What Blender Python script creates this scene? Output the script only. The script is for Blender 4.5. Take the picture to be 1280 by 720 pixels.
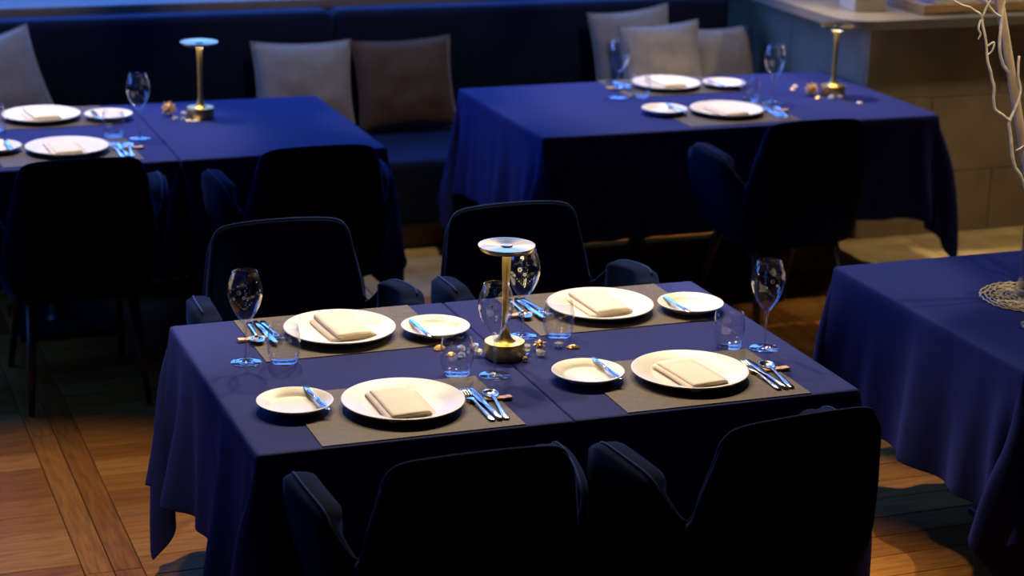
import bpy, bmesh, math, random
import numpy as np
from mathutils import Vector, Matrix, noise

random.seed(7)
scene = bpy.context.scene
PI = math.pi
for o in list(bpy.data.objects):
    bpy.data.objects.remove(o, do_unlink=True)

# ------------------------------------------------------------------ camera
CAM = Vector((-1.029, -4.356, 2.514))
YAW, PITCH, ROLL, FPX = 0.363, 0.293, 0.024, 2550.0
fwd = Vector((math.sin(YAW) * math.cos(PITCH), math.cos(YAW) * math.cos(PITCH), -math.sin(PITCH)))
right = Vector((math.cos(YAW), -math.sin(YAW), 0))
up = right.cross(fwd)
r2 = right * math.cos(ROLL) + up * math.sin(ROLL)
u2 = up * math.cos(ROLL) - right * math.sin(ROLL)
cam_data = bpy.data.cameras.new('camera')
cam = bpy.data.objects.new('camera', cam_data)
scene.collection.objects.link(cam)
M = Matrix((r2, u2, -fwd)).transposed().to_4x4()
M.translation = CAM
cam.matrix_world = M
cam_data.sensor_width = 36
cam_data.lens = 36 * FPX / 1280
cam_data.clip_end = 60
cam_data.dof.use_dof = True
cam_data.dof.focus_distance = 5.35
cam_data.dof.aperture_fstop = 2.9
scene.camera = cam

# ------------------------------------------------------------------ light
vs = scene.view_settings
vs.view_transform = 'Standard'
vs.look = 'None'
vs.exposure = 0.0
vs.gamma = 1.0
vs.use_curve_mapping = False
w = bpy.data.worlds.new('dusk')
scene.world = w
w.use_nodes = True
w.node_tree.nodes['Background'].inputs[0].default_value = (0.05, 0.1, 0.3, 1)
w.node_tree.nodes['Background'].inputs[1].default_value = 0.02

def area(name, loc, target, sx, sy, col, power):
    d = bpy.data.lights.new(name, 'AREA')
    d.shape = 'RECTANGLE'
    d.size = sx
    d.size_y = sy
    d.color = col
    d.energy = power
    o = bpy.data.objects.new(name, d)
    scene.collection.objects.link(o)
    o.location = loc
    o.rotation_euler = (Vector(target) - Vector(loc)).to_track_quat('-Z', 'Y').to_euler()
    return o

def spot(name, loc, target, angle, col, power, blend=0.5, radius=0.03):
    d = bpy.data.lights.new(name, 'SPOT')
    d.spot_size = math.radians(angle)
    d.spot_blend = blend
    d.color = col
    d.energy = power
    d.shadow_soft_size = radius
    o = bpy.data.objects.new(name, d)
    scene.collection.objects.link(o)
    o.location = loc
    o.rotation_euler = (Vector(target) - Vector(loc)).to_track_quat('-Z', 'Y').to_euler()
    return o

BLUE = (0.085, 0.265, 1.0)
WARM = (1.0, 0.77, 0.47)
area('unseen_blue_light_back', (1.05, 6.03, 2.13), (1.05, 0, 2.13), 6.5, 1.44, BLUE, 170)  # unseen blue source behind; the window built around it is added
area('unseen_blue_light_left', (-3.83, 4.3, 2.13), (5, 4.3, 2.13), 3.2, 1.44, BLUE, 58)  # unseen blue source for the left faces; its window is added too
area('cove_light', (1.4, 4.75, 3.2), (1.4, 4.35, 0.0), 6.4, 0.35, (0.08, 0.29, 1.0), 46)
for k_, (x_, y_) in enumerate(((0.55, 2.55), (1.45, 2.65), (2.25, 2.35))):
    spot('downlight_middle_%d' % (k_ + 1), (x_, y_, 3.25), (0.85, 0.45, 0.75), 44, WARM, 285, 0.35, 0.07)
spot('downlight_cushion_table', (-0.1, 4.2, 3.25), (0.05, 3.5, 0.75), 36, WARM, 370, 0.5, 0.07)
spot('downlight_counter_table', (2.9, 4.2, 3.25), (3.05, 3.5, 0.75), 54, WARM, 400, 0.6, 0.07)
spot('downlight_cushions', (1.6, 3.1, 3.25), (1.6, 4.7, 0.7), 40, WARM, 72, 0.6)
spot('downlight_cushions_tilted', (-0.2, 3.1, 3.25), (-0.2, 4.7, 0.7), 34, WARM, 60, 0.6)
spot('downlight_cushions_counter', (3.2, 3.1, 3.25), (3.3, 4.7, 0.7), 36, WARM, 75, 0.6)
spot('downlight_branch_table', (3.3, 0.2, 3.25), (2.55, 0.55, 1.1), 44, WARM, 120, 0.5)
spot('downlight_branch', (1.5, -1.2, 3.25), (2.3, 0.52, 1.45), 20, WARM, 130, 0.4)
spot('downlight_aisle', (-0.5, 0.6, 3.25), (-0.3, 1.35, 0.0), 34, WARM, 250, 0.7)
spot('downlight_counter', (4.6, 3.17, 3.25), (4.45, 3.62, 0.2), 66, WARM, 165, 0.6, 0.08)
spot('downlight_gap', (1.50, 3.0, 3.25), (1.55, 3.60, 0.0), 22, WARM, 115, 0.5)
spot('downlight_floor_right', (2.0, 1.9, 3.25), (1.98, 0.75, 0.0), 24, WARM, 210, 0.4)

# ------------------------------------------------------------------ helpers
C = scene.collection

def mat(name, base, rough=0.5, metal=0.0, var=0.0, scale=20.0, bump=0.0, bscale=200.0, sheen=0.0, spec=0.5, stretch=None, sheen_tint=None, col2=None):
    m = bpy.data.materials.new(name)
    m.use_nodes = True
    nt = m.node_tree
    b = nt.nodes['Principled BSDF']
    b.inputs['Base Color'].default_value = (*base, 1)
    b.inputs['Roughness'].default_value = rough
    b.inputs['Metallic'].default_value = metal
    b.inputs['Specular IOR Level'].default_value = spec
    if sheen:
        b.inputs['Sheen Weight'].default_value = sheen
        b.inputs['Sheen Roughness'].default_value = 0.4
        if sheen_tint:
            b.inputs['Sheen Tint'].default_value = (*sheen_tint, 1)
    tc = nt.nodes.new('ShaderNodeTexCoord')
    src = tc.outputs['Object']
    if stretch:
        mp = nt.nodes.new('ShaderNodeMapping')
        mp.inputs['Scale'].default_value = stretch
        nt.links.new(src, mp.inputs[0])
        src = mp.outputs[0]
    n = nt.nodes.new('ShaderNodeTexNoise')
    n.inputs['Scale'].default_value = scale
    n.inputs['Detail'].default_value = 4
    nt.links.new(src, n.inputs['Vector'])
    if var or col2:
        r = nt.nodes.new('ShaderNodeValToRGB')
        a = col2 if col2 else tuple(c * (1 - var) for c in base)
        c2 = base if col2 else tuple(min(1, c * (1 + var)) for c in base)
        r.color_ramp.elements[0].color = (*a, 1)
        r.color_ramp.elements[1].color = (*c2, 1)
        r.color_ramp.elements[0].position = 0.3
        r.color_ramp.elements[1].position = 0.7
        nt.links.new(n.outputs['Fac'], r.inputs[0])
        nt.links.new(r.outputs[0], b.inputs['Base Color'])
    if bump:
        n2 = nt.nodes.new('ShaderNodeTexNoise')
        n2.inputs['Scale'].default_value = bscale
        nt.links.new(src, n2.inputs['Vector'])
        bp = nt.nodes.new('ShaderNodeBump')
        bp.inputs['Strength'].default_value = bump
        bp.inputs['Distance'].default_value = 0.002
        nt.links.new(n2.outputs['Fac'], bp.inputs['Height'])
        nt.links.new(bp.outputs[0], b.inputs['Normal'])
    return m

def glass_mat(name, tint=(1, 1, 1), ior=1.5, gloss=1.0, base=0.0):
    m = bpy.data.materials.new(name)
    m.use_nodes = True
    nt = m.node_tree
    nt.nodes.remove(nt.nodes['Principled BSDF'])
    out = nt.nodes['Material Output']
    tr = nt.nodes.new('ShaderNodeBsdfTransparent')
    tr.inputs[0].default_value = (*tint, 1)
    gl = nt.nodes.new('ShaderNodeBsdfGlossy')
    gl.inputs['Roughness'].default_value = 0.02
    gl.inputs['Color'].default_value = (gloss, gloss, gloss, 1)
    lw = nt.nodes.new('ShaderNodeLayerWeight')
    lw.inputs['Blend'].default_value = 0.5
    pw = nt.nodes.new('ShaderNodeMath')
    pw.operation = 'POWER'
    pw.inputs[1].default_value = 3.0
    nt.links.new(lw.outputs['Facing'], pw.inputs[0])
    fr = nt.nodes.new('ShaderNodeMath')
    fr.operation = 'MULTIPLY_ADD'
    fr.inputs[1].default_value = 0.8
    fr.inputs[2].default_value = 1.25 * ((ior - 1) / (ior + 1)) ** 2
    nt.links.new(pw.outputs[0], fr.inputs[0])
    mx = nt.nodes.new('ShaderNodeMixShader')
    nt.links.new(fr.outputs[0], mx.inputs[0])
    nt.links.new(tr.outputs[0], mx.inputs[1])
    nt.links.new(gl.outputs[0], mx.inputs[2])
    nt.links.new(mx.outputs[0], out.inputs[0])
    return m

def solid_glass(name, col=(1, 1, 1), rough=0.03):
    m = bpy.data.materials.new(name)
    m.use_nodes = True
    b = m.node_tree.nodes['Principled BSDF']
    b.inputs['Base Color'].default_value = (*col, 1)
    b.inputs['Transmission Weight'].default_value = 0.7
    b.inputs['Roughness'].default_value = rough
    b.inputs['IOR'].default_value = 1.5
    return m

def emis(name, col, s):
    m = bpy.data.materials.new(name)
    m.use_nodes = True
    b = m.node_tree.nodes['Principled BSDF']
    b.inputs['Base Color'].default_value = (*col, 1)
    b.inputs['Emission Color'].default_value = (*col, 1)
    b.inputs['Emission Strength'].default_value = s
    return m

MT = {}
MT['linen'] = mat('navy_linen', (0.0155, 0.0235, 0.150), 0.8, var=0.06, scale=40, bump=0.08, bscale=900, sheen=0.03, spec=0.1, sheen_tint=(0.3, 0.3, 0.9))
MT['velvet'] = mat('navy_velvet', (0.003, 0.007, 0.028), 0.9, var=0.25, scale=14, bump=0.05, bscale=500, sheen=0.10, spec=0.04, sheen_tint=(0.05, 0.18, 0.9))
MT['piping'] = mat('blue_piping', (0.018, 0.040, 0.150), 0.85, var=0.1, scale=60, sheen=0.1, spec=0.05, sheen_tint=(0.1, 0.3, 1.0))
MT['banq'] = mat('banquette_velvet', (0.006, 0.011, 0.034), 0.85, var=0.15, scale=8, sheen=0.25, spec=0.15, sheen_tint=(0.25, 0.4, 0.9))
MT['leg'] = mat('black_leg_metal', (0.015, 0.014, 0.013), 0.45, var=0.2, scale=30)
MT['porc'] = mat('white_porcelain', (0.82, 0.79, 0.72), 0.38, var=0.012, scale=6, spec=0.55)
MT['napkin'] = mat('cream_napkin', (0.95, 0.83, 0.69), 0.9, var=0.03, scale=30, bump=0.15, bscale=700, sheen=0.2)
MT['steel'] = mat('polished_steel', (0.72, 0.72, 0.74), 0.14, 1.0, var=0.04, scale=40)
MT['brass'] = mat('brushed_brass', (0.70, 0.50, 0.15), 0.38, 1.0, var=0.12, scale=30, stretch=(18, 18, 1))
MT['brassdisc'] = mat('brushed_brass_disc', (0.60, 0.41, 0.13), 0.22, 1.0, var=0.06, scale=12)
def anisotropic(m, rot=0.0):
    nt = m.node_tree
    b = nt.nodes['Principled BSDF']
    b.inputs['Anisotropic'].default_value = 0.7
    b.inputs['Roughness'].default_value = 0.24
    tg = nt.nodes.new('ShaderNodeTangent')
    tg.direction_type = 'RADIAL'
    tg.axis = 'Z'
    nt.links.new(tg.outputs[0], b.inputs['Tangent'])
anisotropic(MT['brassdisc'])
MT['rest'] = mat('copper_wood', (0.80, 0.44, 0.18), 0.45, var=0.25, scale=60, stretch=(1, 8, 1))
MT['glass'] = glass_mat('thin_clear_glass', (0.985, 0.985, 0.985), 1.45)
MT['stemglass'] = glass_mat('stem_glass', (0.96, 0.96, 0.96), 2.3)
MT['vase'] = glass_mat('vase_glass', (0.9, 0.92, 0.93), 1.5)
MT['crystal'] = solid_glass('clear_crystal')
MT['flower'] = mat('white_enamel', (0.62, 0.66, 0.58), 0.35, var=0.1, scale=60)
MT['enamel'] = mat('green_enamel', (0.42, 0.55, 0.30), 0.35, var=0.15, scale=60)
MT['gold'] = mat('gilded_shell', (0.75, 0.48, 0.20), 0.32, 0.75, var=0.25, scale=120)
MT['seed'] = mat('brown_seed', (0.62, 0.36, 0.13), 0.6, var=0.4, scale=140)
MT['pearl'] = mat('pearl_bead', (0.75, 0.66, 0.55), 0.25, var=0.1, scale=60)
MT['cush_g'] = mat('taupe_cushion', (0.36, 0.33, 0.30), 0.95, var=0.08, scale=25, bump=0.2, bscale=500, sheen=0.25)
MT['cush_b'] = mat('brown_cushion', (0.105, 0.060, 0.030), 0.9, var=0.12, scale=25, bump=0.2, bscale=500, sheen=0.3)
MT['stone'] = mat('counter_stone', (0.33, 0.275, 0.18), 0.55, var=0.18, scale=5, bump=0.1, bscale=60)
MT['ctop'] = mat('counter_top_stone', (0.20, 0.18, 0.155), 0.4, var=0.12, scale=6)
MT['tile'] = mat('floor_stone_and_light_pool', (0.36, 0.265, 0.125), 0.7, var=0.3, scale=6, bump=0.1, bscale=30)  # stone border, and the tan of lit wood between the banquette tables
MT['groove'] = mat('dark_joint', (0.03, 0.022, 0.015), 0.9, var=0.1, scale=10)
MT['kick'] = mat('kick_wood', (0.14, 0.075, 0.03), 0.6, var=0.3, scale=6, stretch=(1, 8, 8))
MT['wall'] = mat('dark_wall_plaster', (0.05, 0.047, 0.05), 0.9, var=0.1, scale=4)
MT['ledge'] = mat('grey_ledge', (0.24, 0.22, 0.22), 0.6, var=0.1, scale=6)
MT['tray'] = mat('tray_wood', (0.42, 0.26, 0.12), 0.5, var=0.3, scale=8, stretch=(1, 10, 10))
MT['paper'] = mat('white_box_paper', (0.38, 0.36, 0.34), 0.7, var=0.05, scale=8)
MT['bark'] = mat('pale_bark', (0.58, 0.46, 0.34), 0.8, var=0.3, scale=40, bump=0.4, bscale=120, stretch=(1, 1, 0.3))
MT['twig'] = mat('bleached_twig', (0.85, 0.76, 0.64), 0.8, var=0.2, scale=60)
MT['raffia'] = mat('gold_raffia', (0.70, 0.58, 0.36), 0.45, 0.3, var=0.3, scale=90)
MT['frame'] = mat('dark_window_frame', (0.02, 0.02, 0.022), 0.5, var=0.1, scale=10)
MT['diff'] = emis('lamp_diffuser', (1.0, 0.82, 0.50), 20.0)
MT['undertop'] = mat('table_wood', (0.12, 0.08, 0.05), 0.6, var=0.2, scale=10, stretch=(1, 8, 8))

def wood_mat(i, base):
    return mat('parquet_oak_%d' % i, base, 0.5, var=0.30, scale=7, stretch=(1.2, 14, 14), bump=0.12, bscale=30, spec=0.12)
WOOD = [wood_mat(i, c) for i, c in enumerate([(0.36, 0.150, 0.028), (0.29, 0.112, 0.020), (0.42, 0.190, 0.042), (0.21, 0.078, 0.014)])]

def woven():
    m = bpy.data.materials.new('woven_mat')
    m.use_nodes = True
    nt = m.node_tree
    b = nt.nodes['Principled BSDF']
    b.inputs['Roughness'].default_value = 0.7
    tc = nt.nodes.new('ShaderNodeTexCoord')
    outs = []
    for sc in ((18, 300, 1), (380, 40, 1)):
        mp = nt.nodes.new('ShaderNodeMapping')
        mp.inputs['Scale'].default_value = sc
        nt.links.new(tc.outputs['Object'], mp.inputs[0])
        n = nt.nodes.new('ShaderNodeTexNoise')
        n.inputs['Scale'].default_value = 1.0
        n.inputs['Detail'].default_value = 2
        nt.links.new(mp.outputs[0], n.inputs['Vector'])
        outs.append(n)
    add = nt.nodes.new('ShaderNodeMath')
    add.operation = 'ADD'
    nt.links.new(outs[0].outputs['Fac'], add.inputs[0])
    nt.links.new(outs[1].outputs['Fac'], add.inputs[1])
    r = nt.nodes.new('ShaderNodeValToRGB')
    r.color_ramp.elements[0].color = (0.026, 0.019, 0.014, 1)
    r.color_ramp.elements[1].color = (0.100, 0.071, 0.050, 1)
    r.color_ramp.elements[0].position = 0.35
    r.color_ramp.elements[1].position = 0.65
    hf = nt.nodes.new('ShaderNodeMath')
    hf.operation = 'MULTIPLY'
    hf.inputs[1].default_value = 0.5
    nt.links.new(add.outputs[0], hf.inputs[0])
    nt.links.new(hf.outputs[0], r.inputs[0])
    nt.links.new(r.outputs[0], b.inputs['Base Color'])
    return m
MT['woven'] = woven()

def link(name, me, m, parent=None, smooth=False):
    o = bpy.data.objects.new(name, me)
    C.objects.link(o)
    if m is not None and not me.materials:
        me.materials.append(m)
    if parent is not None:
        o.parent = parent
    if smooth:
        for p in me.polygons:
            p.use_smooth = True
    return o

def obj(name, bm, m, parent=None, smooth=False):
    me = bpy.data.meshes.new(name)
    bmesh.ops.recalc_face_normals(bm, faces=bm.faces[:])
    bm.to_mesh(me)
    bm.free()
    return link(name, me, m, parent, smooth)

def tag(o, label, cat, group=None):
    o['label'] = label
    o['category'] = cat
    if group:
        o['group'] = group
    return o

def struct(o):
    o['kind'] = 'structure'
    return o

def empty(name, loc=(0, 0, 0), rz=0.0):
    o = bpy.data.objects.new(name, None)
    C.objects.link(o)
    o.location = loc
    o.rotation_euler = (0, 0, rz)
    o.empty_display_size = 0.05
    return o

def copy_tree(o, parent=None):
    c = o.copy()
    C.objects.link(c)
    c.parent = parent
    for ch in list(o.children):
        copy_tree(ch, c)
    return c

def box(bm, c, s, bevel=0.0, seg=2, rot=None):
    r = bmesh.ops.create_cube(bm, size=1)
    vs_ = r['verts']
    for v in vs_:
        v.co = Vector((v.co.x * s[0], v.co.y * s[1], v.co.z * s[2]))
    if bevel:
        es = list({e for v in vs_ for e in v.link_edges})
        rb = bmesh.ops.bevel(bm, geom=es, offset=bevel, segments=seg, profile=0.5, affect='EDGES')
        vs_ = list({v for f in rb['faces'] for v in f.verts} | {v for v in vs_ if v.is_valid})
    for v in vs_:
        if rot:
            v.co = rot @ v.co
        v.co += Vector(c)

def bx(name, c, s, m, parent=None, bevel=0.0, seg=2, rot=None):
    bm = bmesh.new()
    box(bm, c, s, bevel, seg, rot)
    return obj(name, bm, m, parent)

def lathe(bm, prof, n=40, close=False):
    rings = []
    for (r, z) in prof:
        if r < 1e-6:
            rings.append([bm.verts.new((0, 0, z))])
        else:
            rings.append([bm.verts.new((r * math.cos(2 * PI * k / n), r * math.sin(2 * PI * k / n), z)) for k in range(n)])
    for a, b in zip(rings, rings[1:]):
        for k in range(n):
            k2 = (k + 1) % n
            if len(a) == 1 and len(b) == 1:
                continue
            if len(a) == 1:
                bm.faces.new((a[0], b[k2], b[k]))
            elif len(b) == 1:
                bm.faces.new((a[k], a[k2], b[0]))
            else:
                bm.faces.new((a[k], a[k2], b[k2], b[k]))

def loft(bm, loops, cap=True):
    rows = [[bm.verts.new(p) for p in L] for L in loops]
    n = len(rows[0])
    for a, b in zip(rows, rows[1:]):
        for k in range(n):
            k2 = (k + 1) % n
            bm.faces.new((a[k], a[k2], b[k2], b[k]))
    if cap:
        bm.faces.new(list(reversed(rows[0])))
        bm.faces.new(rows[-1])

def tube(bm, pts, rad, n=8):
    loops = []
    prev = None
    for i, p in enumerate(pts):
        p = Vector(p)
        a = Vector(pts[max(0, i - 1)])
        b = Vector(pts[min(len(pts) - 1, i + 1)])
        t = (b - a).normalized()
        ref = Vector((0, 0, 1)) if abs(t.z) < 0.9 else Vector((0, 1, 0))
        if prev is None:
            x = t.cross(ref).normalized()
        else:
            x = (prev - t * prev.dot(t)).normalized()
        prev = x
        y = t.cross(x)
        r = rad[i] if isinstance(rad, (list, tuple)) else rad
        loops.append([p + (x * math.cos(2 * PI * k / n) + y * math.sin(2 * PI * k / n)) * r for k in range(n)])
    loft(bm, loops)

def catmull(P, per=6):
    P = [Vector(p) for p in P]
    out = []
    for i in range(len(P) - 1):
        p0 = P[max(0, i - 1)]
        p1, p2 = P[i], P[i + 1]
        p3 = P[min(len(P) - 1, i + 2)]
        for k in range(per):
            t = k / per
            out.append(0.5 * ((2 * p1) + (p2 - p0) * t + (2 * p0 - 5 * p1 + 4 * p2 - p3) * t * t + (3 * p1 - p0 - 3 * p2 + p3) * t ** 3))
    out.append(P[-1])
    return out

# ------------------------------------------------------------------ the setting
fl = struct(bx('floor', (1.25, 0.0, -0.03), (10.5, 12.6, 0.036), WOOD[3]))
def parquet():
    unit = {}
    def piece(x0, x1, y0, y1, along_x, mi, top):
        L = (x1 - x0) if along_x else (y1 - y0)
        W_ = (y1 - y0) if along_x else (x1 - x0)
        key = (round(L, 3), round(W_, 3), mi)
        if key not in unit:
            bm = bmesh.new()
            box(bm, (0, 0, 0), (L - 0.003, W_ - 0.003, 0.014), 0.0015, 1)
            me = bpy.data.meshes.new('plank')
            bm.to_mesh(me)
            bm.free()
            me.materials.append(WOOD[mi])
            unit[key] = me
        o = bpy.data.objects.new('plank', unit[key])
        C.objects.link(o)
        o.location = ((x0 + x1) / 2, (y0 + y1) / 2, top - 0.007)
        if not along_x:
            o.rotation_euler = (0, 0, PI / 2)
        o.parent = fl
    rnd = random.Random(3)
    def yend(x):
        return 3.42 if 0.70 < x < 1.90 else 4.16      # added pale tiles stand in for a light pool between the banquette tables
    for xb in [-1.25 + i for i in range(5)]:
        for k in range(2):
            y = -1.2
            ye = yend(xb + 0.001)
            while y < ye - 0.01:
                y2 = min(y + 1.15, ye)
                piece(xb + k * 0.083, xb + (k + 1) * 0.083, y, y2, False, rnd.choice([0, 1, 3, 1]), rnd.uniform(-0.0012, 0))
                y = y2
    for xb in [-1.25 + i for i in range(5)]:
        x0 = xb + 0.166
        x1 = min(xb + 1.0, 3.42)
        y = -1.2
        ye = yend(x0)
        while y < ye - 0.01:
            y2 = min(y + 0.132, ye)
            piece(x0, x1, y, y2, True, rnd.choice([0, 1, 2, 0]), rnd.uniform(-0.0012, 0))
            y = y2
parquet()

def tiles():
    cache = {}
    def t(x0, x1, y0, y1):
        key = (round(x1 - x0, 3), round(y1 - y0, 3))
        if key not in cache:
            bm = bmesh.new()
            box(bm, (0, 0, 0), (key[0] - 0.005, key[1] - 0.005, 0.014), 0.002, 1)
            me = bpy.data.meshes.new('stone_and_light_pool_tile')
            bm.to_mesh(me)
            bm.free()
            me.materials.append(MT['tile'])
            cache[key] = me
        o = bpy.data.objects.new('stone_and_light_pool_tile', cache[key])
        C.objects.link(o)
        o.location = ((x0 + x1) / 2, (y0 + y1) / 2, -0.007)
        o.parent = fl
    for i in range(2):  # tan tiles put the look of lamplight on the wood floor into colour
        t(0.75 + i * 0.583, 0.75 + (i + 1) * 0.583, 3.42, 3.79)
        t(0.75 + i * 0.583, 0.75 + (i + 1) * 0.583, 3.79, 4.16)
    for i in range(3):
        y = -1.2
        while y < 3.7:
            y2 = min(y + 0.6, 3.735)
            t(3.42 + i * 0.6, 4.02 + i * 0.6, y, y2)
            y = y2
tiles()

def wall_with_window(name, wname, axis, pos, a0, a1, wa0, wa1, wz0, wz1, H=3.4, sign=1, cells=5):
    """wall along one axis with an opening, plus an added framed window to carry the blue light"""
    wall = empty(name)
    struct(wall)
    def slab(part, a, b, z0, z1, m, th=0.16, off=0.0, parent=wall):
        ca, cz = (a + b) / 2, (z0 + z1) / 2
        if axis == 'x':
            return bx(part, (ca, pos + off, cz), (b - a, th, z1 - z0), m, parent)
        return bx(part, (pos + off, ca, cz), (th, b - a, z1 - z0), m, parent)
    slab('wall_panel', a0, a1, 0, wz0, MT['wall'])
    slab('wall_panel', a0, a1, wz1, H, MT['wall'])
    slab('wall_panel', a0, wa0, wz0, wz1, MT['wall'])
    slab('wall_panel', wa1, a1, wz0, wz1, MT['wall'])
    win = empty(wname)
    struct(win)
    for z in (wz0, wz1):
        slab('window_frame', wa0, wa1, z - 0.03, z + 0.03, MT['frame'], 0.2, 0, win)
    for i in range(cells + 1):
        a = wa0 + (wa1 - wa0) * i / cells
        slab('mullion', a - 0.025, a + 0.025, wz0, wz1, MT['frame'], 0.2, 0, win)
    for i in range(cells):
        a = wa0 + (wa1 - wa0) * i / cells
        b = wa0 + (wa1 - wa0) * (i + 1) / cells
        slab('pane', a + 0.025, b - 0.025, wz0, wz1, MT['glass'], 0.008, 0.05 * sign, win)
    return wall
wall_with_window('wall_back', 'added_window_1', 'x', 6.12, -4.0, 6.5, -2.2, 4.3, 1.41, 2.85, sign=1, cells=6)  # unseen window, made up to carry the blue light from behind
wall_with_window('wall_left', 'added_window_2', 'y', -3.92, -6.0, 6.04, 2.7, 5.9, 1.41, 2.85, sign=-1, cells=4)  # unseen window, made up and placed for blue light from the left
struct(bx('wall_right', (6.45, 0.0, 1.7), (0.1, 12.3, 3.4), MT['wall']))
struct(bx('wall_front', (1.25, -6.1, 1.7), (10.4, 0.1, 3.4), MT['wall']))
struct(bx('ceiling', (1.25, 0.0, 3.44), (10.5, 12.4, 0.08), MT['wall']))
# low partition with a ledge behind the banquette
struct(bx('wall_partition', (-0.2, 5.18, 0.48), (7.4, 0.3, 0.96), MT['wall']))
struct(bx('trim_1', (-0.2, 5.20, 0.985), (7.4, 0.34, 0.05), MT['ledge'], bevel=0.008))

# ------------------------------------------------------------------ banquette
bq = tag(empty('banquette', (1.0, 4.3, 0)), 'long dark navy velvet banquette bench running behind the tables', 'banquette')
def bqpart(name, x0, x1, y0, y1, z0, z1, m, bev):
    o = bx(name, ((x0 + x1) / 2 - 1.0, (y0 + y1) / 2 - 4.3, (z0 + z1) / 2), (x1 - x0, y1 - y0, z1 - z0), m, bq, bev, 4)
    for p in o.data.polygons:
        p.use_smooth = True
    return o
bqpart('base', -2.6, 3.62, 4.15, 4.95, 0.0, 0.13, MT['kick'], 0.003)
for x0, x1 in ((-2.6, -0.53), (-0.525, 1.545), (1.55, 3.62)):
    bqpart('seat', x0, x1, 4.085, 4.90, 0.12, 0.42, MT['banq'], 0.035)
for x0, x1 in ((-2.6, -0.53), (-0.525, 1.545), (1.55, 3.62)):
    bqpart('backrest', x0, x1, 4.86, 5.02, 0.40, 0.975, MT['banq'], 0.04)

# ------------------------------------------------------------------ stone counter on the right
ct = tag(empty('stone_counter', (4.9, 4.5, 0)), 'low beige stone counter with panel joints and overhanging top beside the tables', 'counter')
bx('body', (0.165, 0.315, 0.5), (2.57, 2.13, 1.0), MT['groove'], ct)
def slabpart(x0, x1, z0, z1, y=None, side=False):
    if not side:
        bx('stone_panel', ((x0 + x1) / 2 - 4.9, 3.738 - 4.5, (z0 + z1) / 2), (x1 - x0 - 0.004, 0.026, z1 - z0 - 0.004), MT['stone'], ct, 0.002, 1)
    else:
        bx('stone_panel', (3.770 - 4.9, (x0 + x1) / 2 - 4.5, (z0 + z1) / 2), (0.026, x1 - x0 - 0.004, z1 - z0 - 0.004), MT['stone'], ct, 0.002, 1)
zs = [0.0, 0.30, 0.66, 1.0]
for r, (z0, z1) in enumerate(zip(zs, zs[1:])):
    x = 3.757
    xs = [3.757] + [3.757 + (0.36 if r % 2 else 0.72) + 0.72 * i for i in range(3)] + [6.35]
    for a, b in zip(xs, xs[1:]):
        slabpart(a, b, z0, z1)
    ys = [3.752] + [3.752 + (0.36 if r % 2 else 0.72) + 0.72 * i for i in range(2)] + [5.9]
    for a, b in zip(ys, ys[1:]):
        slabpart(a, b, z0, z1, side=True)
# counter top: rounded outer corner
bm = bmesh.new()
R_ = 0.16
outline = [(6.36, 3.66), (6.36, 6.0), (3.60, 6.0)]
for k in range(9):
    a = PI + (PI / 2) * k / 8
    outline.append((3.60 + R_ + R_ * math.cos(a), 3.66 + R_ + R_ * math.sin(a)))
loft(bm, [[(x - 4.9, y - 4.5, 1.0) for x, y in outline], [(x - 4.9, y - 4.5, 1.042) for x, y in outline]])
obj('counter_top', bm, MT['ctop'], ct)

tr = tag(empty('serving_tray', (4.45, 3.93, 1.042)), 'wooden serving tray on the stone counter top', 'tray')
bx('tray_base', (0, 0, 0.006), (0.80, 0.36, 0.012), MT['tray'], tr, 0.002, 1)
for sx in (-1, 1):
    bx('tray_side', (sx * 0.395, 0, 0.025), (0.014, 0.36, 0.05), MT['tray'], tr, 0.002, 1)
for sy in (-1, 1):
    bx('tray_side', (0, sy * 0.173, 0.025), (0.776, 0.014, 0.05), MT['tray'], tr, 0.002, 1)
for i, (px, lab) in enumerate(((-0.17, 'pale folded cloth bundle lying in the wooden tray, nearer its end'), (0.18, 'pale folded cloth bundle lying along the wooden tray middle'))):
    bm = bmesh.new()
    for k in range(3):
        box(bm, (0, 0.01 * k, 0.01 + 0.017 * k), (0.24 - 0.01 * k, 0.20 - 0.015 * k, 0.016), 0.006, 2)
    o = obj('folded_cloth', bm, MT['paper'])
    o.location = (4.45 + px, 3.93, 1.0545)
    tag(o, lab, 'cloth', 'cloths in the tray')
wb = tag(empty('paper_box', (3.87, 4.0, 1.042), -0.12), 'plain white paper box on the stone counter beside the tray', 'box')
bx('carton', (0, 0, 0.06), (0.16, 0.18, 0.12), MT['paper'], wb, 0.003, 1)
bx('lid', (0, 0, 0.13), (0.168, 0.188, 0.03), MT['paper'], wb, 0.003, 1)

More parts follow.
